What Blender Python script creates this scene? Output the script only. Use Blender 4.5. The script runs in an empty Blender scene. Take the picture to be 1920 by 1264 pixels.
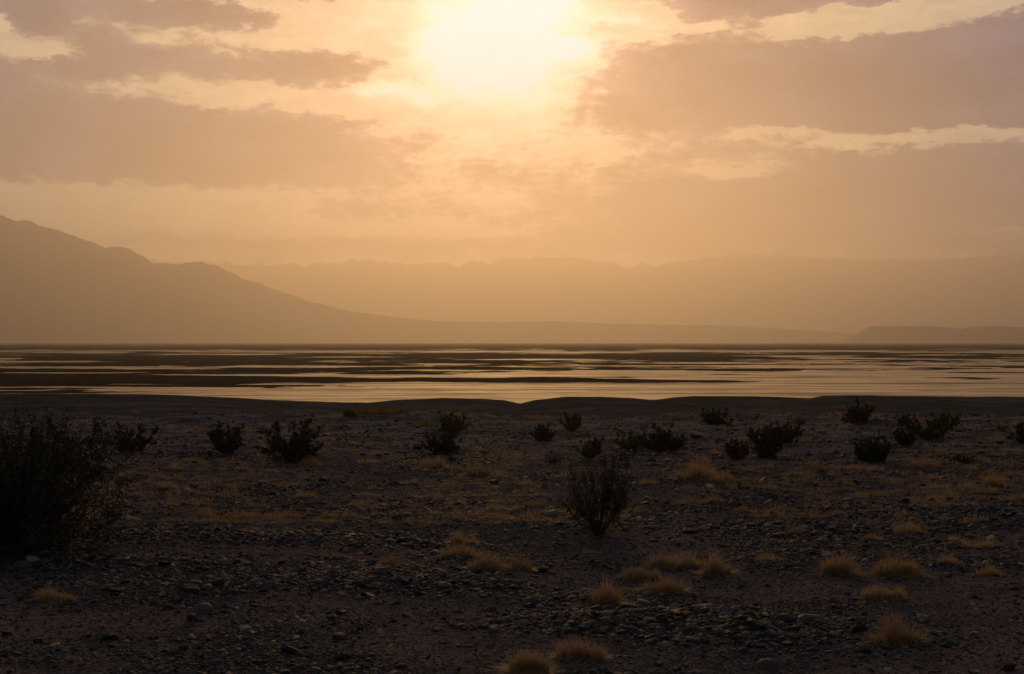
import bpy, math, random
import numpy as np
from mathutils import Vector

S = bpy.context.scene
COL = S.collection
R = math.radians

# ------------------------------------------------------------------ camera, sky, sun, exposure
F = 2400.0            # focal length in photograph pixels
HZ = 641.0            # horizon row of the photograph
CAMZ = 2.4
cam = bpy.data.cameras.new('camera')
cam.lens = 45.0; cam.sensor_width = 36.0
cam.shift_y = (HZ - 632.0) / 1920.0
cam.clip_start = 0.1; cam.clip_end = 120000.0
cam_o = bpy.data.objects.new('camera', cam); COL.objects.link(cam_o)
cam_o.location = (0, 0, CAMZ); cam_o.rotation_euler = (R(90), 0, 0)
S.camera = cam_o
S.render.engine = 'CYCLES'
S.cycles.use_denoising = True
try: S.cycles.denoiser = 'OPENIMAGEDENOISE'
except Exception: pass
S.cycles.max_bounces = 5; S.cycles.diffuse_bounces = 2; S.cycles.glossy_bounces = 2
S.cycles.transmission_bounces = 3; S.cycles.volume_bounces = 0; S.cycles.transparent_max_bounces = 8
S.cycles.sample_clamp_indirect = 4.0
S.view_settings.view_transform = 'Standard'; S.view_settings.look = 'None'
S.view_settings.exposure = 0.0; S.view_settings.gamma = 1.0

SUN_PX, SUN_PY = 945.0, 70.0
sun_az = math.atan2(SUN_PX - 960.0, F)                  # from +Y towards +X
sun_el = math.atan2(HZ - SUN_PY, F)
sun_dir = Vector((math.sin(sun_az) * math.cos(sun_el), math.cos(sun_az) * math.cos(sun_el), math.sin(sun_el)))

SUN_STRENGTH = 1.55
sl = bpy.data.lights.new('sun', 'SUN'); sl.energy = SUN_STRENGTH; sl.angle = R(10); sl.color = (1.0, 0.55, 0.175)
so = bpy.data.objects.new('sun', sl); COL.objects.link(so)
so.rotation_euler = (-sun_dir).to_track_quat('-Z', 'Y').to_euler()
so.location = (0, 0, 50)

class NT:
    """small helper to write node trees"""
    def __init__(s, tree): s.t = tree; s.n = tree.nodes; s.l = tree.links
    def new(s, typ, **kw):
        n = s.n.new(typ)
        for k, v in kw.items(): setattr(n, k, v)
        return n
    def put(s, sock, v):
        if isinstance(v, bpy.types.NodeSocket): s.l.new(v, sock)
        elif isinstance(v, (tuple, list)) and len(v) == 3 and sock.type == 'RGBA': sock.default_value = (*v, 1)
        else: sock.default_value = v
    def m(s, op, a, b=None, c=None, clamp=False):
        n = s.new('ShaderNodeMath', operation=op, use_clamp=clamp)
        s.put(n.inputs[0], a)
        if b is not None: s.put(n.inputs[1], b)
        if c is not None: s.put(n.inputs[2], c)
        return n.outputs[0]
    def v(s, op, a, b=None, c=None, scale=None):
        n = s.new('ShaderNodeVectorMath', operation=op)
        s.put(n.inputs[0], a)
        if b is not None: s.put(n.inputs[1], b)
        if c is not None: s.put(n.inputs[2], c)
        if scale is not None: s.put(n.inputs['Scale'], scale)
        return n.outputs['Value'] if op in ('DOT_PRODUCT', 'LENGTH') else n.outputs[0]
    def noise(s, vec, scale, detail=4, rough=0.55, dist=0.0, out='Fac', dim='3D'):
        n = s.new('ShaderNodeTexNoise', noise_dimensions=dim)
        s.put(n.inputs['Vector'], vec); s.put(n.inputs['Scale'], scale)
        n.inputs['Detail'].default_value = detail; n.inputs['Roughness'].default_value = rough
        n.inputs['Distortion'].default_value = dist
        return n.outputs[out]
    def mix(s, fac, a, b, blend='MIX'):
        n = s.new('ShaderNodeMix', data_type='RGBA', blend_type=blend)
        s.put(n.inputs[0], fac); s.put(n.inputs[6], a); s.put(n.inputs[7], b)
        return n.outputs[2]
    def ss(s, x, lo, hi, a=0.0, b=1.0):
        n = s.new('ShaderNodeMapRange', interpolation_type='SMOOTHSTEP')
        s.put(n.inputs[0], x)
        for i, q in zip((1, 2, 3, 4), (lo, hi, a, b)): n.inputs[i].default_value = q
        return n.outputs[0]

def build_world():
    w = bpy.data.worlds.new('World'); S.world = w; w.use_nodes = True
    nt = w.node_tree; nt.nodes.clear(); t = NT(nt)
    co = t.new('ShaderNodeTexCoord').outputs['Generated']
    sep = t.new('ShaderNodeSeparateXYZ'); t.put(sep.inputs[0], co)
    X, Y, Z = sep.outputs
    az = t.m('MULTIPLY', t.m('ARCTAN2', X, Y), F / 100)       # azimuth and height in units of 100 photo pixels
    hyp = t.m('SQRT', t.m('ADD', t.m('MULTIPLY', X, X), t.m('MULTIPLY', Y, Y)))
    el = t.m('MULTIPLY', t.m('ARCTAN2', Z, hyp), F / 100)
    cmb = t.new('ShaderNodeCombineXYZ'); t.put(cmb.inputs[0], az); t.put(cmb.inputs[1], el)
    P0 = cmb.outputs[0]
    # two scales of warp make ragged cloud edges
    st = t.v('MULTIPLY', P0, (0.55, 1.25, 1.0))
    wr = t.noise(st, 1.1, 6, 0.66, out='Color')
    wr = t.v('SUBTRACT', wr, (0.5, 0.5, 0.5))
    P = t.v('MULTIPLY_ADD', wr, (1.25, 0.62, 0.0), P0)
    w2 = t.v('SUBTRACT', t.noise(st, 4.5, 6, 0.65, out='Color'), (0.5, 0.5, 0.5))
    P = t.v('MULTIPLY_ADD', w2, (.60, .40, 0.0), P)
    def gauss(cx, cy, sx, sy, Pv=P):
        a = ((cx - 960) / 100, (HZ - cy) / 100)
        s = (100 / sx, 100 / sy)
        q = t.v('MULTIPLY_ADD', Pv, (s[0], s[1], 0), (-a[0] * s[0], -a[1] * s[1], 0))
        d = t.v('DOT_PRODUCT', q, q)
        return t.m('POWER', 2.7182818, t.m('MULTIPLY', d, -1.0))
    # cloud thickness: >0 thick, <0 gap
    clouds = [  # cx, cy, sx, sy, weight
        (50, 72, 120, 42, 1.3), (330, 48, 120, 28, 1.1), (470, 58, 90, 22, .7), (240, 140, 120, 30, 1.1), (570, 145, 160, 32, 1.25),
        (640, 2, 200, 28, 1.2), (150, 270, 420, 90, 1.6), (480, 300, 260, 60, .6),
        (1640, 175, 420, 80, 1.7), (1250, 170, 170, 70, .8), (1500, 8, 300, 42, 1.6), (1800, -10, 200, 20, 1.0), (1640, 76, 35, 14, .9),
        (1750, 380, 420, 75, 1.3), (1300, 420, 300, 90, .6), (1120, 95, 50, 16, .5),
        (700, 392, 120, 20, .5), (480, 455, 260, 14, .45), (820, 468, 200, 10, .4), (1050, 330, 200, 30, .25),
        (390, 180, 55, 18, .4), (-600, 60, 500, 150, 1.5), (2500, 100, 600, 300, 1.5), (950, -300, 1500, 160, 1.3),
        (960, 450, 900, 40, .35)]
    gaps = [
        (22, 98, 48, 30, 1.9), (150, 0, 330, 26, 3.2), (105, 135, 62, 18, 2.2), (400, 195, 210, 30, 1.1), (680, 70, 200, 50, 1.0),
        (745, 190, 110, 30, 1.3), (950, 90, 170, 110, 1.6), (1170, 42, 90, 26, 1.3), (1270, 68, 70, 10, 1.1),
        (1610, 74, 130, 18, 2.6), (1790, 48, 200, 20, 3.0), (1760, 281, 210, 11, 1.9), (1440, 262, 90, 9, .9), (1370, 325, 120, 16, .6),
        (160, 395, 330, 40, 1.3), (700, 430, 400, 16, .5), (1180, 485, 130, 10, .5), (1870, 445, 90, 12, .7)]
    dens = None
    for cx, cy, sx, sy, k in clouds:
        g = gauss(cx, cy, sx, sy)
        dens = t.m('MULTIPLY', g, k) if dens is None else t.m('MULTIPLY_ADD', g, k, dens)
    for cx, cy, sx, sy, k in gaps:
        dens = t.m('MULTIPLY_ADD', gauss(cx, cy, sx, sy), -k, dens)
    nz = t.noise(st, 1.7, 6, 0.6)
    n3 = t.noise(st, 6.5, 5, 0.62)
    dens = t.m('ADD', dens, t.m('MULTIPLY', t.m('SUBTRACT', nz, 0.5), 1.5))
    dens = t.m('ADD', dens, t.m('MULTIPLY', t.m('SUBTRACT', n3, 0.5), 1.05))
    cl = t.ss(dens, -0.18, 0.66)
    thick = t.ss(dens, 0.3, 1.9)
    # distance from the sun's direction, in 100 px
    c = t.v('DOT_PRODUCT', co, tuple(sun_dir))
    th = t.m('MULTIPLY', t.m('ARCCOSINE', t.m('MINIMUM', c, 0.9999999)), F / 100)
    def gl(sig, pw=1.0, d=None): return t.m('POWER', 2.7182818, t.m('MULTIPLY', t.m('POWER', t.m('MULTIPLY', d or th, 100 / sig), pw), -1.0))
    hole = None       # the torn bright hole in the cloud round the sun
    for cx, cy, sx, sy, k in [(955, 45, 125, 120, 1.5), (850, 105, 110, 60, .75), (735, 186, 95, 24, .95), (1090, 108, 75, 20, .75), (930, 160, 95, 45, .6), (1165, 45, 60, 18, .5), (1240, 68, 60, 8, .4), (690, 60, 90, 14, .3)]:
        g = gauss(cx, cy, sx, sy); hole = t.m('MULTIPLY', g, k) if hole is None else t.m('MULTIPLY_ADD', g, k, hole)
    hole = t.m('MULTIPLY_ADD', t.m('SUBTRACT', n3, .5), .45, hole)
    core = t.m('POWER', t.ss(hole, .05, 1.5), 1.1); mid = gl(210, 1.6); wide = gl(620, 1.3); front = gl(250, 1.35)
    # clear sky: Nishita behind dust
    sky = t.new('ShaderNodeTexSky', sky_type='NISHITA', sun_disc=False)
    sky.sun_elevation = sun_el; sky.sun_rotation = sun_az; sky.dust_density = 4.0; sky.air_density = 1.0
    nish = t.v('MULTIPLY', sky.outputs[0], (0.10 * 1.0, 0.10 * 0.74, 0.10 * 0.50))
    nish = t.v('MINIMUM', nish, (.62, .52, .36))
    def add(a, b): return t.v('ADD', a, b)
    def sc(col, f): return t.v('SCALE', col, scale=f)
    clear = add(nish, sc((.42, .205, .045), wide))
    clear = add(clear, sc((.85, .41, .42), mid))
    cloud = add(sc((.20, .085, .015), wide), sc((.45, .28, .14), mid))
    shade = t.ss(t.noise(t.v('MULTIPLY', P0, (.35, .9, 1)), 1.0, 5, .6), .3, .7, .78, 1.25)
    cloud = add(sc(cloud, shade), sc((.115, .122, .165), shade))
    cloud = t.v('MULTIPLY', cloud, (.82, .86, .98))
    dark = t.v('MULTIPLY', cloud, (.55, .60, .76))
    cloud = t.mix(thick, cloud, dark)
    # faint rays fanning down from the sun, and wisps inside the clouds
    dx = t.m('SUBTRACT', az, (SUN_PX - 960) / 100); dy = t.m('SUBTRACT', (HZ - SUN_PY) / 100, el)
    ang = t.m('ARCTAN2', dx, dy)
    ca = t.new('ShaderNodeCombineXYZ'); t.put(ca.inputs[0], t.m('MULTIPLY', ang, 3.2)); t.put(ca.inputs[1], t.m('MULTIPLY', th, .06))
    rays = t.ss(t.noise(ca.outputs[0], 1.0, 4, .55), .33, .67, .84, 1.14)
    wisp = t.ss(t.noise(t.v('MULTIPLY', P, (.5, 1.5, 1)), 1.6, 7, .66), .3, .72, .80, 1.24)
    cloud = sc(cloud, t.m('MULTIPLY', rays, wisp))
    clear = sc(clear, t.ss(t.noise(t.v('MULTIPLY', P, (.5, 1.6, 1)), 2.2, 7, .66), .3, .7, .82, 1.12))
    thin = t.ss(t.noise(t.v('MULTIPLY', P, (.6, 1.25, 1)), 1.5, 7, .66), .36, .62, .35, 1.2)   # thin cloud crossing the glare
    # lit rim of the cloud edges
    rim = t.m('MULTIPLY', t.ss(dens, -0.12, 0.08), t.ss(dens, 0.38, 0.10))
    body = t.mix(cl, clear, cloud)
    body = add(body, sc(t.v('MULTIPLY', (.30, .19, .12), (1, 1, 1)), t.m('MULTIPLY', rim, wide)))
    body = add(body, sc((.50, .225, .20), t.m('MULTIPLY', t.m('MULTIPLY', front, thin), t.m('MULTIPLY_ADD', cl, -.45, 1.0))))
    body = add(body, sc((.50, .38, .42), gl(110, 1.6)))
    body = add(body, sc((.11, .072, .05), gauss(60, 260, 520, 260, P0)))
    body = add(body, sc((1.0, .90, .88), t.m('MULTIPLY', core, t.m('MAXIMUM', thin, t.ss(th, 1.3, .5)))))
    body = t.v('MINIMUM', body, (1.6, 1.32, 1.42))
    # unseen cold glow added to the sky past either side, tinting the haze
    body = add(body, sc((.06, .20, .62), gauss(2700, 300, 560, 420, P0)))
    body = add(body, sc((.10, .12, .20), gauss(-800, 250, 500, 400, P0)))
    # away from the sunset the overcast is dim and cool; below the horizon dark
    back = t.ss(c, -0.3, 0.80)
    body = t.mix(back, (.055, .053, .064), body)
    up = t.ss(Z, 0.24, 0.55)
    body = t.mix(up, body, (.135, .135, .165))
    body = t.mix(t.ss(Z, -0.02, 0.0), (.02, .017, .015), body)
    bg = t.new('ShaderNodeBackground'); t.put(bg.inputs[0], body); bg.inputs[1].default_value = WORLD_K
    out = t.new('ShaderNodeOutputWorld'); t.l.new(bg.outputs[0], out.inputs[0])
    w.cycles.sampling_method = 'MANUAL'; w.cycles.sample_map_resolution = 1024
WORLD_K = 1.0
build_world()

# ------------------------------------------------------------------ numpy helpers
def _h(ix, iy, seed):
    v = (ix.astype(np.int64) * 374761393 + iy.astype(np.int64) * 668265263 + seed * 1442695041) & 0xffffffff
    v = ((v ^ (v >> 13)) * 1274126177) & 0xffffffff
    return (v ^ (v >> 16)) & 0xffffffff
def perlin(x, y, seed=0):
    xi = np.floor(x); yi = np.floor(y); fx = x - xi; fy = y - yi
    u = fx * fx * fx * (fx * (fx * 6 - 15) + 10); w = fy * fy * fy * (fy * (fy * 6 - 15) + 10)
    def g(dx, dy):
        a = _h(xi + dx, yi + dy, seed) / 4294967296.0 * 2 * np.pi
        return np.cos(a) * (fx - dx) + np.sin(a) * (fy - dy)
    a = g(0, 0) * (1 - u) + g(1, 0) * u
    b = g(0, 1) * (1 - u) + g(1, 1) * u
    return (a * (1 - w) + b * w) * 1.5
def fbm(x, y, octv=4, seed=0, gain=0.5):
    s = 0; a = 1.0; k = 1.0
    for i in range(octv):
        s = s + a * perlin(x * k + 17.3 * i, y * k - 9.1 * i, seed + i); a *= gain; k *= 2.03
    return s
def ridged(x, y, octv=4, seed=0):
    s = 0; a = 1.0; k = 1.0
    for i in range(octv):
        s = s + a * (1 - np.abs(perlin(x * k + 5.1 * i, y * k + 3.3 * i, seed + i)) * 1.6); a *= .5; k *= 2.07
    return s
def sst(x, a, b):
    t = np.clip((x - a) / (b - a), 0, 1); return t * t * (3 - 2 * t)

def mesh_np(name, V, faces, mat, parent=None, smooth=False, loc=None):
    """V (n,3), faces (m,k) array or list of such arrays"""
    if not isinstance(faces, list): faces = [faces]
    me = bpy.data.meshes.new(name)
    me.vertices.add(len(V)); me.vertices.foreach_set('co', np.ascontiguousarray(V, dtype=np.float32).ravel())
    idx = np.concatenate([f.ravel() for f in faces]).astype(np.int32)
    tot = np.concatenate([np.full(len(f), f.shape[1]) for f in faces]).astype(np.int32)
    start = np.concatenate([[0], np.cumsum(tot)[:-1]]).astype(np.int32)
    me.loops.add(len(idx)); me.loops.foreach_set('vertex_index', idx)
    me.polygons.add(len(tot)); me.polygons.foreach_set('loop_start', start)
    try: me.polygons.foreach_set('loop_total', tot)
    except Exception: pass
    me.polygons.foreach_set('use_smooth', np.full(len(tot), smooth))
    me.update(calc_edges=True); me.validate()
    me.materials.append(mat)
    o = bpy.data.objects.new(name, me); COL.objects.link(o)
    if parent: o.parent = parent
    if loc is not None: o.location = loc
    return o
def grid_faces(nr, nc):
    i = np.arange(nr - 1)[:, None] * nc + np.arange(nc - 1)[None, :]
    i = i.ravel(); return np.stack([i, i + 1, i + nc + 1, i + nc], 1)
def at(px, py, z=0.0):
    d = (CAMZ - z) * F / (py - HZ); return (px - 960) / F * d, d

WZ = -3.0
# ------------------------------------------------------------------ materials
def material(name, fn):
    m = bpy.data.materials.new(name); m.use_nodes = True; m.node_tree.nodes.clear()
    t = NT(m.node_tree); out = t.new('ShaderNodeOutputMaterial'); fn(t, out); return m
def principled(t, out, col, rough=.8, spec=.3, normal=None, **kw):
    p = t.new('ShaderNodeBsdfPrincipled'); t.put(p.inputs['Base Color'], col); t.put(p.inputs['Roughness'], rough)
    t.put(p.inputs['Specular IOR Level'], spec)
    if normal is not None: t.put(p.inputs['Normal'], normal)
    for k, v in kw.items(): t.put(p.inputs[k.replace('_', ' ')], v)
    if out is not None: t.l.new(p.outputs[0], out.inputs[0])
    return p
def bump(t, h, strength, dist, nrm=None):
    b = t.new('ShaderNodeBump'); t.put(b.inputs['Height'], h); b.inputs['Strength'].default_value = strength
    b.inputs['Distance'].default_value = dist
    if nrm is not None: t.put(b.inputs['Normal'], nrm)
    return b.outputs[0]

def m_ground(t, out):
    pos = t.new('ShaderNodeNewGeometry').outputs['Position']
    sep = t.new('ShaderNodeSeparateXYZ'); t.put(sep.inputs[0], pos)
    y = sep.outputs[1]
    big = t.noise(pos, .35, 5, .6); sm = t.noise(pos, 5, 6, .7); fine = t.noise(pos, 34, 5, .7)
    vo = t.new('ShaderNodeTexVoronoi'); t.put(vo.inputs['Vector'], pos); vo.inputs['Scale'].default_value = 28
    sand = t.mix(t.ss(fine, .35, .7), (0.089, 0.068, 0.061), (0.230, 0.170, 0.151))
    grav = t.mix(t.ss(fine, .35, .68), (0.019, 0.019, 0.019), (0.132, 0.128, 0.123))
    k = t.ss(t.m('ADD', big, t.m('MULTIPLY', t.m('SUBTRACT', sm, .5), .7)), .42, .60)
    near = t.mix(k, grav, sand)
    mud = t.mix(t.ss(t.noise(pos, 1.2, 6, .7), .35, .7), (0.051, 0.046, 0.038), (0.089, 0.082, 0.071))
    streak = t.noise(t.v('MULTIPLY', pos, (.22, 1.3, 1)), .9, 6, .65)
    mud = t.mix(t.ss(streak, .48, .62), mud, (0.106, 0.095, 0.088))
    pale = t.mix(t.ss(t.noise(pos, .9, 5, .6), .4, .62), mud, (0.196, 0.174, 0.170))
    fd = t.m('ADD', y, t.m('MULTIPLY', t.noise(pos, .25, 3), 8))
    midc = t.mix(t.ss(fd, 30, 36), near, pale)
    col = t.mix(t.ss(fd, 42, 47), midc, mud)
    h = t.m('ADD', t.m('MULTIPLY', fine, .4), t.m('MULTIPLY', t.ss(vo.outputs['Distance'], 0, .6), -.5))
    h = t.m('ADD', h, sm)
    n = bump(t, h, 1.0, .05)
    principled(t, out, col, 1.0, 0.0, n)
M_ground = material('gravel_ground', m_ground)

def m_pebble(t, out):
    g = t.new('ShaderNodeNewGeometry'); r = g.outputs['Random Per Island']
    cr = t.new('ShaderNodeValToRGB'); t.put(cr.inputs[0], r); cr.color_ramp.interpolation = 'CONSTANT'
    els = [(0, (.018, .018, .020)), (.24, (.032, .033, .036)), (.48, (.052, .053, .058)), (.62, (.080, .069, .062)), (.73, (.024, .023, .023)),
           (.83, (.115, .090, .074)), (.90, (.095, .098, .102)), (.972, (.21, .185, .16)), (.996, (.42, .29, .11))]
    e = cr.color_ramp.elements; e[0].color = (*els[0][1], 1); e[1].position = els[1][0]; e[1].color = (*els[1][1], 1)
    for p, c in els[2:]:
        q = e.new(p); q.color = (*c, 1)
    pos = g.outputs['Position']
    nn = t.noise(pos, 60, 4, .6)
    col = t.v('SCALE', cr.outputs[0], scale=t.ss(nn, .2, .8, .6, 1.4))
    principled(t, out, col, .70, .055, bump(t, nn, .5, .006))
M_pebble = material('pebble_stone', m_pebble)

def m_mud(t, out):
    pos = t.new('ShaderNodeNewGeometry').outputs['Position']
    a = t.noise(pos, .05, 6, .65); b = t.noise(pos, 1.5, 5, .7)
    col = t.mix(t.ss(a, .35, .65), (.012, .009, .008), (.030, .022, .017))
    col = t.mix(t.ss(b, .5, .8), col, (.045, .034, .028))
    sep = t.new('ShaderNodeSeparateXYZ'); t.put(sep.inputs[0], pos)
    wet = t.ss(t.m('ADD', sep.outputs[2], t.m('MULTIPLY', t.m('SUBTRACT', b, .5), .012)), WZ + .028, WZ + .002)
    principled(t, out, col, 1.0, 0.0, bump(t, b, .5, .05))
M_mud = material('dark_mud', m_mud)

def m_water(t, out):
    pos = t.new('ShaderNodeNewGeometry').outputs['Position']
    p2 = t.v('MULTIPLY', pos, (.5, 1, 1))
    a = t.noise(p2, .045, 6, .65); b = t.noise(p2, 2.2, 3, .6)
    rough = t.ss(a, .3, .7, .04, .11)
    col = t.mix(t.ss(a, .4, .6), (.030, .024, .020), (.045, .034, .026))
    p = principled(t, None, col, rough, .20, bump(t, b, .12, .01), IOR=1.33)
    st = t.noise(t.v('MULTIPLY', pos, (.07, .30, 1)), 1.0, 7, .68); s2 = t.noise(t.v('MULTIPLY', pos, (.02, .10, 1)), 1.0, 5, .6)
    film = t.m('MAXIMUM', t.ss(st, .46, .66, .05, .70), t.ss(s2, .48, .66, 0, .70))
    d = t.new('ShaderNodeBsdfDiffuse'); t.put(d.inputs[0], (.050, .036, .028))
    mx = t.new('ShaderNodeMixShader'); t.put(mx.inputs[0], film); t.l.new(p.outputs[0], mx.inputs[1]); t.l.new(d.outputs[0], mx.inputs[2])
    t.l.new(mx.outputs[0], out.inputs[0])
M_water = material('shallow_water', m_water)

def m_rock(t, out):
    pos = t.new('ShaderNodeNewGeometry').outputs['Position']
    a = t.noise(pos, .002, 8, .7)
    principled(t, out, t.mix(a, (.035, .028, .026), (.10, .075, .06)), .95, .05)
M_rock = material('mountain_rock', m_rock)

def leafmat(name, c1, c2, trans=.25):
    def fn(t, out):
        g = t.new('ShaderNodeNewGeometry'); r = g.outputs['Random Per Island']
        col = t.mix(r, c1, c2)
        p = principled(t, None, col, .6, .25)
        tr = t.new('ShaderNodeBsdfTranslucent'); t.put(tr.inputs[0], col)
        mx = t.new('ShaderNodeMixShader'); mx.inputs[0].default_value = trans
        t.l.new(p.outputs[0], mx.inputs[1]); t.l.new(tr.outputs[0], mx.inputs[2]); t.l.new(mx.outputs[0], out.inputs[0])
    return material(name, fn)
M_leaf = leafmat('creosote_leaf', (.020, .022, .008), (.055, .052, .015), .2)
M_leaf_olive = leafmat('olive_leaf', (.050, .048, .012), (.12, .10, .022))
M_leaf_yellow = leafmat('yellow_leaf', (.26, .18, .025), (.44, .29, .05), .3)
M_stem = leafmat('dry_stem', (.018, .014, .011), (.05, .038, .028), 0)
M_straw = leafmat('straw', (.24, .165, .080), (.56, .39, .19), .45)
M_straw_pale = leafmat('pale_straw', (.28, .19, .11), (.48, .33, .19), .45)
M_straw_rust = leafmat('rust_straw', (.23, .15, .075), (.42, .28, .14), .4)
M_twig_grey = leafmat('grey_twigs', (.14, .115, .10), (.26, .21, .18), .3)

def tag(o, label=None, cat=None, group=None, kind=None):
    if label: o['label'] = label
    if cat: o['category'] = cat
    if group: o['group'] = group
    if kind: o['kind'] = kind
    return o

# ------------------------------------------------------------------ the ground
CREST_PX = np.array([-4000, -600, 0, 150, 300, 430, 540, 610, 690, 740, 780, 830, 900, 945, 975, 1005, 1060, 1130, 1190, 1225, 1260, 1300, 1400, 1480, 1522, 1545, 1620, 1700, 1810, 1920, 2600, 6000.])
CREST_PY = np.array([742, 736, 738, 738.5, 740, 745.5, 751, 754, 755.5, 750.5, 748.5, 746.5, 747.5, 750, 757, 750, 744.5, 744, 746.5, 749.5, 745.5, 742.5, 743, 745, 746.5, 742, 741.5, 743, 744, 744, 741, 742.])
BANKS = [  # cobble heaps: px, py, rx, ry (m), height
    (1240, 1165, 1.1, .50, .09), (740, 1085, .95, .6, .07), (420, 1005, 1.6, .6, .05), (560, 1105, 1.5, .4, .05), (1850, 965, 1.8, 1.0, .08),
    (1500, 1190, 1.0, .5, .05), (120, 1060, 2.0, .4, .05), (1080, 1125, .35, .3, .06), (1450, 990, 1.5, .5, .03), (1750, 1060, 1.2, .4, .03)]
BANKW = [(*at(a, b), c, d, h) for a, b, c, d, h in BANKS]
def bank_mask(x, y):
    s = 0
    for bx, by, rx, ry, h in BANKW: s = s + np.exp(-(((x - bx) / rx) ** 2 + ((y - by) / ry) ** 2)) * (h / .09)
    return s
def G(x, y):
    x = np.asarray(x, float); y = np.asarray(y, float)
    base = .05 * fbm(x / 5, y / 5, 3, 3) + .018 * fbm(x / .9, y / .9, 3, 8) + .05 * fbm(x / 14, y / 14, 2, 5)
    for bx, by, rx, ry, h in BANKW: base = base + h * np.exp(-(((x - bx) / rx) ** 2 + ((y - by) / ry) ** 2))
    wy = y + 2.2 * fbm(x / 7, y / 15, 3, 21)
    br = .5 + .5 * sst(fbm(x / 5, y / 40, 2, 31), -.2, .2)
    base = base + .07 * br * sst(wy, 33.0, 33.25) - .05 * sst(wy, 33.5, 36.5)
    base = base + .10 * sst(fbm(x / 6, y / 60, 2, 37), -.15, .3) * sst(wy, 38.0, 38.3) - .07 * sst(wy, 38.6, 42)
    yc = 50.0 + 2.0 * fbm(x / 9, x * 0 + 1.5, 2, 41)
    px = 960 + F * x / yc
    zc = CAMZ - (np.interp(px, CREST_PX, CREST_PY) - HZ) * yc / F
    t = sst(y, 40.5, 1.0 * yc) if False else np.clip((y - 41) / (yc - 41), 0, 1) ** 1.6
    mound = .05 * fbm(x / 3, y / 3, 3, 51) * np.clip(1 - t, 0, 1) * sst(y, 38, 44) - .12 * np.abs(fbm(x / 5, y / 9, 3, 55)) * sst(y, 42, 45) * (1 - t)
    z = base * (1 - t) + mound + zc * t
    z = z + (.015 * fbm(x / 1.5, y / 1.5, 3, 61)) * sst(y, 40, 45)
    drop = sst(y, yc, yc + 7 + 1.5 * perlin(x / 4, x * 0, 71))
    return z * (1 - drop) + (-3.6) * drop
def cols(fine, lim, far):
    c = np.linspace(-lim, lim, fine); g = lim * np.cumprod(np.full(26, (far / lim) ** (1 / 26)))
    return np.concatenate([-g[::-1], c, g])
def build_ground():
    tc = cols(640, .48, 12.0)
    rows = np.concatenate([np.linspace(-60, 5.5, 24), np.exp(np.linspace(math.log(6), math.log(62), 820))])
    w = np.maximum(rows, 6.0)
    X = w[:, None] * tc[None, :]; Yv = np.repeat(rows[:, None], len(tc), 1)
    Z = G(X, Yv)
    V = np.stack([X, Yv, Z], -1).reshape(-1, 3)
    tag(mesh_np('ground', V, grid_faces(len(rows), len(tc)), M_ground, smooth=True), kind='structure')
build_ground()

# ------------------------------------------------------------------ wet flat
WZ = -3.0
def wet_bias(x, y):
    py = HZ + (CAMZ - WZ) * F / y; px = 960 + F * x / y
    b = 1.4 * np.exp(-((py - 641) / 14.5) ** 6) + 0 * px         # far dry flat
    def e(cx, cy, sx, sy, k): return k * np.exp(-((px - cx) / sx) ** 2 - ((py - cy) / sy) ** 2)
    b = b + e(330, 712, 620, 7.0, 1.5) + e(-300, 700, 500, 12, .8) + e(420, 695, 260, 5, .9) + e(1200, 714.5, 260, 2.6, 1.5) + e(560, 724, 380, 3.5, .75)
    b = b + e(1610, 703, 70, 1.3, .9) + e(1380, 702.5, 90, 1.2, .9) + e(1850, 698.5, 160, 1.5, .9) + e(1200, 693, 260, 1.2, .5) + e(1400, 683, 300, 1.5, .6)
    b = b + e(960, 668, 1400, 7, .45) + e(300, 684, 500, 4, .35)
    b = b - e(800, 705.0, 330, 2.0, 1.5) - e(960, 742, 1600, 10, .85) - e(1000, 659, 1600, 2.0, .8) - e(1600, 700, 500, 22, .55) - e(100, 678.5, 160, 1.6, .9)
    b = b + e(960, 672, 1500, 13, .42)
    b = b - e(100, 699, 120, 1.3, 1.3) - e(480, 703.5, 180, 1.4, 1.5) - e(180, 726, 200, 1.3, 1.5) - e(300, 721, 90, .8, 1.2)
    b = b - e(200, 707.5, 200, .9, 1.1) - e(900, 722, 250, 3.5, .6)
    return b
def build_flat():
    tc = cols(760, .46, 14.0)
    rows = np.exp(np.linspace(math.log(56), math.log(16000), 1250))
    X = rows[:, None] * tc[None, :]; Yv = np.repeat(rows[:, None], len(tc), 1)
    X = np.clip(X, -17500, 17500)
    n = fbm(X / 70, Yv / 60, 6, 101, .58) * .9 + fbm(X / 9, Yv / 6, 4, 111, .6) * .34 + fbm(X / 45, Yv / (5 + Yv * .03), 4, 131, .55) * .62
    q = n + wet_bias(X, Yv) - .12
    lump = np.maximum(q, 0) * .05 * (.6 + np.abs(fbm(X / 1.5, Yv / 1.5, 3, 121)))
    Z = WZ + np.clip(q * .10, -.15, .06) + np.minimum(lump, .12)
    V = np.stack([X, Yv, Z], -1).reshape(-1, 3)
    tag(mesh_np('mud_flat', V, grid_faces(len(rows), len(tc)), M_mud, smooth=True), kind='structure')
    wr = [45, 27000]
    V = np.array([(-17400, 56, WZ), (17400, 56, WZ), (17400, 15900, WZ), (-17400, 15900, WZ)], float)
    tag(mesh_np('shallow_water', V, np.array([[0, 1, 2, 3]]), M_water), kind='structure')
build_flat()

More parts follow.
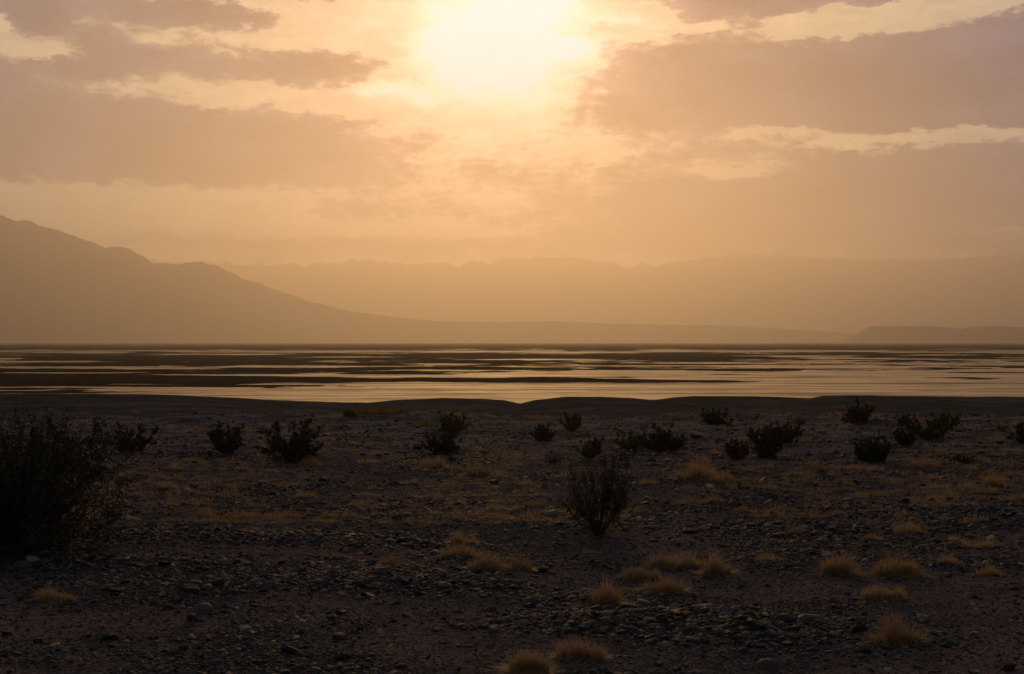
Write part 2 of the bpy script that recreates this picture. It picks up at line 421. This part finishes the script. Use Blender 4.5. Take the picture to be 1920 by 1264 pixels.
# ------------------------------------------------------------------ mountains
def ridge(name, D, depth, pts, x0, x1, nx, nd, rough, seed, front=.35, base=WZ - 20, fine=1.0):
    """a massif whose crest line, seen at distance D, follows pts (photo px, py)"""
    pxs = np.array([p[0] for p in pts], float); pys = np.array([p[1] for p in pts], float)
    X = np.linspace(x0, x1, nx)[None, :].repeat(nd, 0); s = np.linspace(0, 1, nd)[:, None].repeat(nx, 1)
    yc = D
    px = 960 + F * X / yc
    crest = CAMZ + (HZ - np.interp(px, pxs, pys)) * yc / F
    rough = rough * np.clip((crest - base) / 500, .03, 1)
    crest = crest + rough * fine * fbm(X / (D * .012), X * 0 + seed, 5, seed, .55)
    prof = np.where(s < front, (s / front) ** 1.25, 1 - sst(s, front, 1.0))
    er = ridged(X / (D * .035), s * depth / (D * .06), 5, seed + 7) - 1.1
    hh = np.maximum(crest - base, 0)
    Yv = D + (s - front) * depth
    Z = base + hh * prof - np.abs(er) * rough * 2.2 * prof * (1 - np.exp(-((s - front) / .06) ** 2))
    V = np.stack([X, Yv, Z], -1).reshape(-1, 3)
    return tag(mesh_np(name, V, grid_faces(nd, nx), M_rock, smooth=True), kind='structure')
left = [(-2600, 500), (-1500, 430), (-700, 405), (-300, 396), (-100, 399), (0, 405), (60, 418), (110, 432), (185, 460), (235, 464), (285, 492), (330, 496), (370, 490), (405, 498),
        (450, 520), (520, 545), (590, 568), (660, 584), (740, 595), (820, 602), (920, 604), (1040, 602), (1120, 606), (1250, 609), (1350, 610), (1450, 616), (1560, 623), (1650, 629), (1780, 634), (1920, 637), (2400, 641)]
ridge('mountain', 7000, 2100, left, -8100, 4400, 1100, 110, 12, 201)
far = [(-3200, 489), (-600, 488), (0, 488), (400, 491), (450, 497), (520, 496), (590, 494), (640, 492), (690, 486), (740, 493), (860, 494), (930, 488), (1000, 481), (1070, 482), (1110, 488), (1170, 498), (1220, 497),
       (1290, 487), (1380, 478), (1440, 477), (1500, 481), (1560, 484), (1650, 486), (1750, 487), (1830, 482), (1920, 474), (2300, 476), (3200, 490), (4400, 500)]
ridge('mountain_range', 13000, 2600, far, -16000, 16400, 1500, 70, 42, 301)
mesa = [(1500, 641), (1585, 640), (1612, 630), (1636, 611.5), (1700, 611), (1760, 612.5), (1800, 616), (1815, 617), (1822, 612), (1870, 611), (1920, 614), (2100, 618), (2300, 612), (2600, 625), (2900, 641)]
ridge('mesa', 5500, 700, mesa, 1150, 4400, 500, 60, 4, 401, .2, WZ - 8, .5)

# ------------------------------------------------------------------ gravel
rng = np.random.default_rng(7)
def ico(sub=0):
    p = (1 + 5 ** .5) / 2
    v = np.array([(-1, p, 0), (1, p, 0), (-1, -p, 0), (1, -p, 0), (0, -1, p), (0, 1, p), (0, -1, -p), (0, 1, -p), (p, 0, -1), (p, 0, 1), (-p, 0, -1), (-p, 0, 1)], float)
    v /= np.linalg.norm(v[0])
    f = [(0, 11, 5), (0, 5, 1), (0, 1, 7), (0, 7, 10), (0, 10, 11), (1, 5, 9), (5, 11, 4), (11, 10, 2), (10, 7, 6), (7, 1, 8), (3, 9, 4), (3, 4, 2), (3, 2, 6), (3, 6, 8), (3, 8, 9), (4, 9, 5), (2, 4, 11), (6, 2, 10), (8, 6, 7), (9, 8, 1)]
    v = list(map(tuple, v))
    for _ in range(sub):
        cache = {}; nf = []
        def mid(a, b):
            k = (min(a, b), max(a, b))
            if k not in cache:
                q = np.array(v[a]) + np.array(v[b]); q /= np.linalg.norm(q); v.append(tuple(q)); cache[k] = len(v) - 1
            return cache[k]
        for a, b, c in f:
            x, y, z = mid(a, b), mid(b, c), mid(c, a); nf += [(a, x, z), (b, y, x), (c, z, y), (x, y, z)]
        f = nf
    return np.array(v), np.array(f)
def stones(px, py, size, sub, jit=.16):
    """merged stones: positions, sizes -> V, F"""
    iv, f = ico(sub); n = len(px); k = len(iv)
    V = iv[None] * (1 + jit * rng.standard_normal((n, k, 1)))
    # cut by a couple of random planes for facets
    for _ in range(3):
        d = rng.standard_normal((n, 1, 3)); d /= np.linalg.norm(d, axis=2, keepdims=True)
        lim = rng.uniform(.45, .9, (n, 1)); dot = (V * d).sum(2); V = V - d * np.maximum(dot - lim, 0)[..., None]
    V = V * rng.uniform(.65, 1.3, (n, 1, 3)) * np.array([1.15, 1., .55])
    a = rng.uniform(0, 2 * np.pi, n)[:, None]; b = rng.normal(0, .3, n)[:, None]
    x = V[..., 0] * np.cos(b) - V[..., 2] * np.sin(b); z = V[..., 0] * np.sin(b) + V[..., 2] * np.cos(b); y = V[..., 1]
    V = np.stack([x * np.cos(a) - y * np.sin(a), x * np.sin(a) + y * np.cos(a), z], -1) * size[:, None, None]
    gz = G(px, py) + size * rng.uniform(-.25, .3, n)
    V = V + np.stack([px, py, gz], -1)[:, None, :]
    return V.reshape(-1, 3), (f[None] + (np.arange(n) * k)[:, None, None]).reshape(-1, 3)
def cobble(x, y):   # 0 sandy .. 1 stony
    return np.clip(sst(fbm(x / 2.6, y / 1.5, 4, 77), -.12, .32) + bank_mask(x, y) * 1.3, 0, 1.6)
def scatter(n, d0, d1, lim=.44):
    # uniform over the wedge
    d = np.sqrt(rng.uniform(d0 ** 2, d1 ** 2, n)); x = rng.uniform(-lim, lim, n) * d
    return x, d
def build_gravel():
    Vs, Fs, off = [], [], 0
    def put(x, y, s, sub, jit):
        nonlocal off
        V, f = stones(x, y, s, sub, jit); Vs.append(V); Fs.append(f + off); off += len(V)
    specs = [  # n, d0, d1, size median, sigma, sub, sand keep
        (120000, 8.2, 14, .0072, .38, 0, .35), (46000, 8.2, 16, .0135, .38, 0, .10), (6500, 8.2, 18, .024, .33, 1, .06), (500, 8.2, 22, .040, .25, 1, .10),
        (130000, 14, 25, .012, .42, 0, .25), (34000, 15, 28, .024, .42, 0, .08), (70000, 25, 41, .019, .45, 0, .22), (8000, 26, 42, .036, .4, 0, .10)]
    for n, d0, d1, s, sg, sub, keep in specs:
        x, y = scatter(n, d0, d1)
        c = cobble(x, y) * (1 - .85 * sst(y, 30, 40))
        k = rng.uniform(0, 1, n) < keep + (1 - keep) * c
        x, y = x[k], y[k]
        put(x, y, s * np.exp(rng.normal(0, sg * 1.15, len(x))) * (1 + .25 * np.clip(bank_mask(x, y), 0, 1.2)), sub, .13)
    # heaped cobbles on the banks
    for bx, by, rx, ry, h in BANKW:
        n = int(1500 * rx * ry * (h / .07) + 60)
        x = rng.normal(bx, rx * .6, n); y = rng.normal(by, ry * .6, n)
        put(x, y, .026 * np.exp(rng.normal(0, .38, n)), 1, .1)
    tag(mesh_np('gravel', np.concatenate(Vs), np.concatenate(Fs), M_pebble, smooth=False), kind='stuff', label='dark slate pebbles and cobbles covering the foreground plain', cat='gravel')
build_gravel()

ROCKS = [(375, 1160, .075, 'dark rounded boulder with a brown broken face, left of centre'),
         (362, 1175, .05, 'tan broken stone leaning on the dark rounded boulder at left'),
         (810, 1022, .05, 'small black upright stone left of the long straw tufts'),
         (1200, 1121, .055, 'black pointed stone on the cobble bank behind its heap'),
         (1140, 1148, .06, 'pale grey flat cobble on the middle of the heap'),
         (865, 1183, .05, 'grey flat cobble alone on the brown sandy patch'),
         (1470, 1168, .06, 'big dark slate cobble at the right end of the heap'),
         (1000, 1130, .065, 'large black cobble at the left end of the heap'),
         (1440, 1240, .05, 'pale flat stone near the bottom edge right of centre'),
         (695, 1062, .05, 'square brown stone among dark cobbles left of the straw tufts')]
for px, py, r, lab in ROCKS:
    x, y = at(px, py); V, f = stones(np.array([x]), np.array([y]), np.array([r * 1.3]), 2, .05)
    o = Vector((x, y, float(G(x, y)))); V = V - np.array(o)
    tag(mesh_np('rock', V, f, M_pebble, smooth=True, loc=o), lab, 'rock', 'larger stones on the gravel')

# ------------------------------------------------------------------ shrubs
def tubes(paths, radii, sides=3):
    """paths (n,m,3), radii (n,m) -> V,F"""
    n, m, _ = paths.shape
    ang = np.arange(sides) * 2 * np.pi / sides
    ring = np.stack([np.cos(ang), np.sin(ang), 0 * ang], -1)
    V = paths[:, :, None, :] + radii[:, :, None, None] * ring[None, None]
    V = V.reshape(-1, 3)
    i = (np.arange(n)[:, None, None] * m + np.arange(m - 1)[None, :, None]) * sides + np.arange(sides)[None, None, :]
    j = (np.arange(n)[:, None, None] * m + np.arange(m - 1)[None, :, None]) * sides + ((np.arange(sides) + 1) % sides)[None, None, :]
    f = np.stack([i, j, j + sides, i + sides], -1).reshape(-1, 4)
    return V, f
def leaves(C, size, r, flat=.5):
    n = len(C)
    a = r.standard_normal((n, 3)); a /= np.linalg.norm(a, axis=1, keepdims=True)
    b = np.cross(a, r.standard_normal((n, 3))); b /= np.linalg.norm(b, axis=1, keepdims=True)
    s = (size * np.exp(r.normal(0, .3, n)))[:, None]
    V = np.stack([C - a * s, C + b * s * flat, C + a * s, C - b * s * flat], 1).reshape(-1, 3)
    f = np.arange(n * 4).reshape(n, 4); return V, f
def shrub_geo(w, h, seed, nst=26, nleaf=3000, leaf=.016, low=.38, spread=.75, bare=.35, lumps=7, lean=0.0, curve=.5, top=None):
    """stems fanning from one root, twigs at their ends and leaf clusters round the twigs"""
    r = np.random.default_rng(seed); m = 7; tt = np.linspace(0, 1, m)
    az = r.uniform(0, 2 * np.pi, nst); rad = np.sqrt(r.uniform(0, 1, nst)) * w / 2 * .8
    ht = h * (1 - .35 * (rad / (w / 2)) ** 2) * np.where(r.uniform(0, 1, nst) < low, r.uniform(.25, .6, nst), r.uniform(.65, .98, nst))
    tip = np.stack([rad * np.cos(az) + lean * h, rad * np.sin(az), ht], -1)
    if top is not None:
        tip[:len(top)] = np.array(top)
    b0 = np.stack([r.normal(0, .03, nst), r.normal(0, .03, nst), np.full(nst, -.02)], -1)
    ctrl = b0 + (tip - b0) * np.array([curve * 1.25, curve * 1.25, .5 * .85])
    T = tt[None, :, None]
    P = (1 - T) ** 2 * b0[:, None] + 2 * T * (1 - T) * ctrl[:, None] + T ** 2 * tip[:, None]
    P = P + r.normal(0, .012 * h, P.shape) * T
    r0 = h * r.uniform(.006, .011, nst)
    R1 = r0[:, None] * (1 - .8 * tt[None])
    V1, F1 = tubes(P, R1)
    # twigs
    nt = nst * 9
    si = r.integers(0, nst, nt); u = r.uniform(bare, 1, nt); k = u * (m - 1); k0 = np.minimum(k.astype(int), m - 2); fr = (k - k0)[:, None]
    st = P[si, k0] * (1 - fr) + P[si, k0 + 1] * fr
    d = P[si, k0 + 1] - P[si, k0]; d /= np.linalg.norm(d, axis=1, keepdims=True) + 1e-9
    d = d * .9 + r.normal(0, .55, (nt, 3)); d[:, 2] += .25
    d /= np.linalg.norm(d, axis=1, keepdims=True)
    ln = h * r.uniform(.08, .24, nt)[:, None]
    m2 = 4; T2 = np.linspace(0, 1, m2)[None, :, None]
    Q = st[:, None] + d[:, None] * ln[:, None] * T2 + r.normal(0, .008 * h, (nt, m2, 3)) * T2
    V2, F2 = tubes(Q, np.full((nt, m2), h * .0022 + .0006) * (1 - .5 * T2[..., 0]))
    # leaf clusters: twigs carry unequal shares
    wgt = r.uniform(.1, 1, nt) ** 2; wgt /= wgt.sum()
    ti = r.choice(nt, nleaf, p=wgt); tu = r.uniform(.15, 1.05, nleaf)[:, None]
    C = st[ti] + d[ti] * ln[ti] * tu + r.normal(0, .018 * h, (nleaf, 3))
    C[:, 2] = np.maximum(C[:, 2], .02)
    V3, F3 = leaves(C, leaf, r)
    return (np.concatenate([V1, V2]), [F1, F2 + len(V1)]), (V3, F3)
def shrub(px, py, w_px, h_px, label, seed, mat=None, name='creosote_bush', group='creosote bushes on the gravel plain', cat='bush', **kw):
    x, y = at(px, py); z = float(G(x, y))
    for _ in range(3): x, y = at(px, py, z); z = float(G(x, y))
    s = y / F; rv = random.Random(seed); k = 1.22 if 'top' in kw else rv.uniform(1.3, 1.75)
    kw.setdefault('low', rv.uniform(.25, .6)); kw.setdefault('lean', rv.uniform(-.12, .12))
    w, h = w_px * s * k, h_px * s * (1.0 if 'top' in kw else 1.02)
    kw['nleaf'] = int(kw.get('nleaf', 3000) * (1.5 if 'top' in kw else 2.2))
    if 'top' in kw: kw['top'] = [(a * s, b, c * s) for a, b, c in kw['top']]
    (V1, F1), (V3, F3) = shrub_geo(w, h, seed, **kw)
    root = bpy.data.objects.new(name, None); COL.objects.link(root); root.location = (x, y, z); root.empty_display_size = .2
    tag(root, label, cat, group)
    mesh_np('stems', V1, F1, M_stem, root)
    mesh_np('foliage', V3, F3, mat or M_leaf, root)
    return root
D = dict(nst=34, bare=.12, spread=1)
shrub(8, 1042, 430, 285, 'huge feathery dark bush cut by the left edge of the picture', 1, nst=150, nleaf=30000, leaf=.016, bare=.15, curve=.55,
      top=[(190, -.2, 90), (205, .3, 50), (160, -.4, 60), (185, .1, 100), (140, .2, 130), (200, 0, 60), (170, -.1, 120), (210, .1, 20), (150, .1, 160), (90, 0, 270), (100, .2, 240), (180, .2, 40), (215, -.3, 35), (20, 0, 295), (120, -.2, 190)])
shrub(128, 888, 135, 98, 'wide dense black bush standing just behind the huge feathery one', 2, nleaf=9000, leaf=.022, **D)
shrub(245, 848, 95, 50, 'low flat-topped dark bush, leftmost of those clear of the edge', 3, nleaf=5000, leaf=.022, **D)
shrub(425, 850, 66, 58, 'rounded dark bush left of the wider tall one', 4, nleaf=4500, leaf=.022, **D)
shrub(540, 866, 92, 90, 'tall loose-topped dark bush beyond the gravel, left of the picture centre', 5, nleaf=6500, leaf=.021, **D)
shrub(828, 852, 64, 48, 'dark round bush in front of the olive one, left of centre', 6, nleaf=4500, leaf=.022, **D)
shrub(850, 815, 52, 42, 'small olive bush half hidden behind the dark round one', 7, M_leaf_olive, nleaf=3000, leaf=.024, **D)
shrub(1022, 827, 50, 31, 'small low black bush right of the picture centre', 8, nleaf=3500, leaf=.022, **D)
shrub(1071, 809, 42, 35, 'small upright olive bush behind the low black one', 9, M_leaf_olive, nleaf=2200, leaf=.024, nst=26, bare=.2)
shrub(1103, 863, 50, 46, 'small olive-tipped bush behind the tall foreground bush', 10, M_leaf_olive, nleaf=2600, leaf=.018, nst=24, bare=.3)
shrub(1122, 1003, 146, 150, 'tall open creosote bush with bare fanning stems in the foreground', 11, nst=54, nleaf=5200, leaf=.0125, low=.2, bare=.34, curve=.62,
      top=[(45, 0, 185), (38, .05, 175), (52, 0, 168), (28, 0, 172), (55, -.05, 150), (-55, 0, 70), (-62, 0, 60)])
shrub(1237, 847, 76, 54, 'dense black bush at the right of the pair behind the tall foreground bush', 12, nleaf=5500, leaf=.022, **D)
shrub(1182, 843, 66, 38, 'olive-topped low bush touching the dense black one', 13, M_leaf_olive, nleaf=3000, leaf=.02, **D)
shrub(1382, 861, 50, 46, 'reddish dark small bush, front left of a cluster of three', 14, nleaf=2800, leaf=.02, nst=28, bare=.2)
shrub(1434, 859, 46, 60, 'upright black bush in the middle of a cluster of three', 15, nleaf=4500, leaf=.022, **D)
shrub(1472, 831, 62, 42, 'dark olive bush at the back right of a cluster of three', 16, nleaf=4500, leaf=.024, **D)
shrub(1337, 796, 52, 32, 'dim olive bush near the bank above the cluster of three', 17, nleaf=3000, leaf=.026, **D)
shrub(1610, 799, 58, 44, 'fan-shaped bush standing against the dark mud bank', 18, nleaf=3000, leaf=.026, nst=30, bare=.3)
shrub(1638, 866, 62, 54, 'round black bush standing apart in front of the fan-shaped one', 19, nleaf=5500, leaf=.022, **D)
shrub(1697, 837, 34, 40, 'narrow small dark bush left of the broad olive one', 20, nleaf=2200, leaf=.022, nst=22, bare=.2)
shrub(1697, 799, 34, 24, 'tiny dim bush behind the narrow small dark one', 21, nleaf=1800, leaf=.026, **D)
shrub(1748, 824, 76, 38, 'broad dark bush in front of the olive one at the right', 22, nleaf=5000, leaf=.024, **D)
shrub(1768, 806, 56, 36, 'olive bush rising behind the broad dark one at the right', 23, M_leaf_olive, nleaf=3200, leaf=.026, **D)
shrub(1926, 832, 44, 46, 'dark bush cut by the right edge of the picture', 24, nleaf=2600, leaf=.022, **D)
shrub(1036, 867, 40, 26, 'ball-shaped grey dry bush right of centre', 25, M_twig_grey, 'dry_bush', 'dry leafless bushes', nleaf=1600, leaf=.010, nst=60, bare=.2)
shrub(1538, 884, 34, 20, 'flat dark twiggy bush in front of the cluster of three', 26, M_straw_rust, 'dry_bush', 'dry leafless bushes', nleaf=500, leaf=.010, nst=40, bare=.3)
shrub(1806, 868, 36, 18, 'dark twiggy bush low on the plain at the right', 27, M_stem, 'dry_bush', 'dry leafless bushes', nleaf=900, leaf=.014, nst=40, bare=.2)
shrub(1845, 886, 26, 20, 'thin bare twigs beside a straw tuft at the far right', 28, M_stem, 'dry_bush', 'dry leafless bushes', nleaf=120, leaf=.010, nst=22, bare=.3)
shrub(1279, 788, 52, 14, 'pinkish straw-coloured shrub near the bank, above the black pair', 29, M_straw_pale, 'dry_bush', 'dry leafless bushes', nleaf=2000, leaf=.022, nst=50, bare=.1)
shrub(1362, 796, 34, 15, 'tan shrub beside the dim olive bush', 30, M_straw_pale, 'dry_bush', 'dry leafless bushes', nleaf=1400, leaf=.022, nst=40, bare=.1)
shrub(1500, 795, 24, 12, 'grey-green small shrub near the bank between two dark bushes', 31, M_twig_grey, 'dry_bush', 'dry leafless bushes', nleaf=1200, leaf=.022, nst=30, bare=.1)
shrub(1880, 806, 36, 14, 'pale tan shrub near the bank at the far right', 32, M_straw_pale, 'dry_bush', 'dry leafless bushes', nleaf=1600, leaf=.024, nst=40, bare=.1)
shrub(1347, 829, 20, 16, 'tan round shrub left of the cluster of three', 33, M_straw_pale, 'dry_bush', 'dry leafless bushes', nleaf=700, leaf=.018, nst=30, bare=.1)
shrub(700, 777, 84, 12, 'broad yellow shrub low in the gap of the mud bank', 34, M_leaf_yellow, 'yellow_shrub', 'yellow shrubs in the gap of the bank', nleaf=3500, leaf=.026, nst=50, bare=.1)
shrub(745, 774, 36, 10, 'small yellow shrub at the right of the broad yellow one', 35, M_leaf_yellow, 'yellow_shrub', 'yellow shrubs in the gap of the bank', nleaf=1500, leaf=.026, nst=30, bare=.1)
shrub(655, 780, 24, 12, 'dark olive shrub left of the broad yellow one', 36, M_leaf_olive, 'yellow_shrub', 'yellow shrubs in the gap of the bank', nleaf=1200, leaf=.026, nst=30, bare=.1)
shrub(795, 800, 34, 9, 'flat yellow shrub left of the small olive bush', 37, M_leaf_yellow, 'yellow_shrub', 'yellow shrubs in the gap of the bank', nleaf=900, leaf=.024, nst=30, bare=.1)

# ------------------------------------------------------------------ straw tufts
def blades(n, w, h, seed, dpt=None, width=.0016, lean=.55):
    r = np.random.default_rng(seed); dpt = dpt or min(w * .45, .4)
    nc = max(4, int(w / .045)); cx = (np.linspace(-.5, .5, nc) + r.normal(0, .06, nc)) * w * .9; cy = r.uniform(-.5, .5, nc) * dpt * .85; ck = r.uniform(.25, 1.1, nc) * (1.05 - 1.3 * np.abs(cx / w) ** 1.5)
    i = r.integers(0, nc, n)
    b = np.stack([cx[i] + r.normal(0, .03 + w * .03, n), cy[i] + r.normal(0, .03 + w * .03, n), np.full(n, -.01)], -1)
    a = r.uniform(0, 2 * np.pi, n); l = h * ck[i] * r.uniform(.45, 1.05, n); k = np.abs(r.normal(0, lean, n))
    b[:, 0] = np.clip(b[:, 0], -.52 * w, .52 * w)
    lie = np.arange(n) < n // 5            # fallen straws lying over the whole foot of the tuft
    b[lie] = np.stack([np.linspace(-.5, .5, lie.sum()) * w, r.uniform(-.4, .4, lie.sum()) * dpt, np.full(lie.sum(), .004)], -1)
    k[lie] = 1.45; l[lie] = np.maximum(h * .8, w * .22) * r.uniform(.6, 1, lie.sum())
    d = np.stack([np.cos(a) * np.sin(k), np.sin(a) * np.sin(k), np.cos(k)], -1)
    p1 = b + d * (l * .5)[:, None]; p2 = p1 + (d + np.stack([np.cos(a) * .35, np.sin(a) * .35, -.12 * np.ones(n)], -1) + r.normal(0, .2, (n, 3))) * (l * .5)[:, None]
    p2[:, 2] = np.maximum(p2[:, 2], .004)
    s = np.stack([np.cos(a + 1.57) * width, np.sin(a + 1.57) * width, 0 * a], -1) * r.uniform(.7, 1.3, n)[:, None]
    V = np.stack([b - s, b + s, p1 + s * .8, p1 - s * .8, p2 + s * .35, p2 - s * .35], 1).reshape(-1, 3)
    o = np.arange(n)[:, None] * 6
    f = np.concatenate([o + np.array([[0, 1, 2, 3]]), o + np.array([[3, 2, 4, 5]])])
    return V, f
TUFTS = [  # px, py, w, h, material, label
    (866, 1043, 78, 24, 0, 'long low straw tuft, left end of the row below the picture centre'),
    (872, 1018, 44, 26, 0, 'upright straw tuft behind the left end of the row below centre'),
    (912, 1066, 66, 30, 0, 'dense straw tuft in the middle of the row below centre'),
    (972, 1068, 50, 24, 2, 'thin rusty tuft at the right end of the row below centre'),
    (1262, 1062, 84, 30, 1, 'wide tan tuft below and right of the tall foreground bush'),
    (1345, 1078, 46, 36, 1, 'upright tan tuft right of the wide tan one'),
    (1200, 1085, 66, 28, 0, 'straw tuft left of the wide tan one'),
    (1235, 1108, 90, 34, 0, 'broad straw tuft at the back of the cobble heap'),
    (1135, 1136, 40, 52, 1, 'tall narrow yellow tuft on the cobble heap'),
    (1446, 1050, 42, 16, 0, 'low tan tuft alone right of the upright tan one'),
    (1580, 1078, 66, 36, 0, 'rounded orange tuft among gravel at the right'),
    (1680, 1072, 70, 34, 0, 'orange tuft right of the rounded one, tall at its left'),
    (1722, 1084, 50, 16, 2, 'low rusty tail of straw beside the tall-left orange tuft'),
    (1655, 1122, 66, 34, 0, 'dark orange tuft below the rounded one'),
    (1675, 1204, 84, 50, 2, 'big round rusty tuft near the bottom right'),
    (1088, 1234, 88, 36, 1, 'wide pale tuft near the bottom edge, right of another'),
    (992, 1258, 66, 48, 0, 'bushy straw tuft touching the bottom edge'),
    (104, 1124, 60, 28, 0, 'lone orange tuft near the left edge'),
    (735, 1066, 30, 24, 2, 'small rusty tuft on the dark stones left of the row'),
    (1112, 1036, 36, 10, 1, 'flat tan tuft below the tall foreground bush'),
    (1780, 1058, 34, 20, 0, 'small orange tuft at the right among slate'),
    (1852, 1078, 32, 20, 0, 'small orange tuft, nearest the right edge of its row'),
    (1704, 1000, 60, 22, 0, 'arched orange tuft in the right middle ground'),
    (1790, 1018, 46, 16, 0, 'low orange tuft, left of a pair at the right'),
    (1838, 1026, 56, 18, 0, 'low orange tuft, right of a pair at the right'),
    (1640, 1012, 38, 14, 0, 'small tuft left of the arched orange one'),
    (1494, 998, 40, 16, 2, 'rusty tuft in the dark stones right of the tall bush'),
    (1415, 984, 56, 10, 2, 'flat rusty tuft left of the rusty one in dark stones'),
    (1752, 916, 50, 14, 0, 'yellowish tuft in a row before the right bushes'),
    (1815, 917, 34, 14, 0, 'yellowish tuft right of its twin in the same row'),
    (1864, 912, 30, 32, 0, 'tall upright tuft at the far right behind the others'),
    (1755, 938, 30, 14, 0, 'small rounded tuft below the yellowish pair'),
    (1690, 968, 28, 12, 0, 'small dim tuft above the arched orange one'),
    (1830, 976, 60, 14, 0, 'dim wide tuft beside the dark slate bank at the right'),
    (336, 879, 28, 18, 0, 'small orange tuft between the left dark bushes'),
    (313, 913, 30, 16, 0, 'small orange tuft below the one between the left bushes'),
    (572, 933, 32, 20, 0, 'lone orange tuft on the left middle gravel'),
    (165, 972, 50, 14, 0, 'straw tuft beside the huge feathery bush'),
    (245, 974, 34, 12, 0, 'flat straw tuft right of the one beside the feathery bush'),
    (322, 977, 36, 12, 2, 'flat rusty tuft in the middle of the left row'),
    (412, 980, 56, 16, 2, 'wide rusty tuft at the right end of the left row'),
    (510, 884, 22, 8, 0, 'tiny tuft at the foot of the tall loose-topped bush'),
    (582, 872, 40, 14, 2, 'rusty tuft right of the tall loose-topped bush'),
    (690, 867, 44, 12, 1, 'tan tuft midway between the left and centre bushes'),
    (815, 876, 44, 24, 1, 'rounded tan tuft below the dark round bush'),
    (900, 892, 54, 24, 2, 'wide rusty tuft right below the dark round bush'),
    (935, 893, 36, 12, 1, 'tan tuft touching the wide rusty one'),
    (990, 910, 34, 14, 0, 'small straw tuft below the grey ball bush'),
    (1060, 894, 50, 12, 0, 'orange tuft left of the tall foreground bush'),
    (860, 945, 48, 12, 0, 'straw tuft in the middle gravel, left of a pair'),
    (945, 956, 66, 14, 0, 'long straw tuft in the middle gravel, right of its neighbour'),
    (1003, 950, 36, 18, 2, 'rusty upright tuft left of the tall bush'),
    (1213, 908, 48, 12, 0, 'orange tuft right of the tall bush top'),
    (1188, 960, 56, 10, 2, 'rusty tuft beside the stems of the tall bush'),
    (1305, 900, 70, 34, 0, 'large orange tuft before the cluster of three bushes'),
    (1352, 905, 44, 22, 0, 'orange tuft joined to the right of the large one'),
    (1300, 944, 60, 14, 2, 'rusty tuft below the large orange one'),
    (1340, 942, 36, 14, 2, 'small rusty tuft right of the wide rusty one'),
    (1735, 878, 54, 20, 2, 'rusty tuft below the narrow small dark bush'),
    (1600, 880, 60, 8, 0, 'flat straw strip below the round black bush'),
    (1640, 885, 22, 20, 0, 'thin upright tuft right of the flat straw strip'),
    (780, 905, 60, 8, 0, 'flat straw strip left of the wide rusty tuft'),
    (690, 929, 56, 8, 0, 'flat straw strip on the left middle gravel')]
MATS = [M_straw, M_straw_pale, M_straw_rust]
for i, (px, py, w, h, mi, lab) in enumerate(TUFTS):
    x, y = at(px, py); z = float(G(x, y)); x, y = at(px, py, z); z = float(G(x, y))
    s = y / F
    n = int(np.clip(w * h * .8, 220, 2200))
    V, f = blades(n, w * s * .95, h * s * 1.35, 900 + i, width=.0011 + .00007 * y)
    V[:, 2] += G(V[:, 0] + x, V[:, 1] + y) - z
    tag(mesh_np('grass_tuft', V, f, MATS[mi], loc=(x, y, z)), lab, 'grass tuft', 'dry grass tufts on the gravel')
def build_scattered_grass():
    Vs, Fs, off = [], [], 0
    r = np.random.default_rng(55)
    n = 2500; d = np.exp(r.uniform(math.log(17), math.log(43), n)); x = r.uniform(-.43, .43, n) * d
    keep = fbm(x / 4, d / 4, 3, 909) + .25 * (x / d / .4) > -.02
    for k, (a, b) in enumerate(zip(x[keep], d[keep])):
        w = r.uniform(.10, .40); h = r.uniform(.05, .17)
        V, f = blades(int(60 + 160 * w), w, h, 5000 + k, width=.003)
        V[:, 2] += G(V[:, 0] + a, V[:, 1] + b); V[:, 0] += a; V[:, 1] += b
        Vs.append(V); Fs.append(f + off); off += len(V)
    tag(mesh_np('dry_grass', np.concatenate(Vs), np.concatenate(Fs), M_straw_rust), 'thin dry grass scattered over the stony plain', 'grass', kind='stuff')
build_scattered_grass()

# ------------------------------------------------------------------ haze
def m_haze(t, out):
    p = t.new('ShaderNodeVolumePrincipled')
    p.inputs['Color'].default_value = (.92, .88, .89, 1)
    p.inputs['Density'].default_value = 1 / 4700
    p.inputs['Density Attribute'].default_value = ''
    try: p.inputs['Temperature Attribute'].default_value = ''
    except Exception: pass
    p.inputs['Anisotropy'].default_value = .67
    t.l.new(p.outputs[0], out.inputs['Volume'])
M_haze = material('haze_air', m_haze)
def box(name, a, b, mat):
    V = np.array([(x, y, z) for z in (a[2], b[2]) for y in (a[1], b[1]) for x in (a[0], b[0])], float)
    f = np.array([[0, 2, 3, 1], [4, 5, 7, 6], [0, 1, 5, 4], [2, 6, 7, 3], [0, 4, 6, 2], [1, 3, 7, 5]])
    return mesh_np(name, V, f, mat)
zmax = max(max(v.co.z for v in o.data.vertices) for o in COL.objects if o.type == 'MESH' and o.name.startswith(('mountain', 'mesa')))
zmin = min(min(v.co.z for v in o.data.vertices) for o in COL.objects if o.type == 'MESH' and o.name.startswith(('mountain', 'mesa')))
tag(box('haze', (-18500, -3000, zmin - 1), (18500, 17000, zmax + 20), M_haze), kind='stuff')
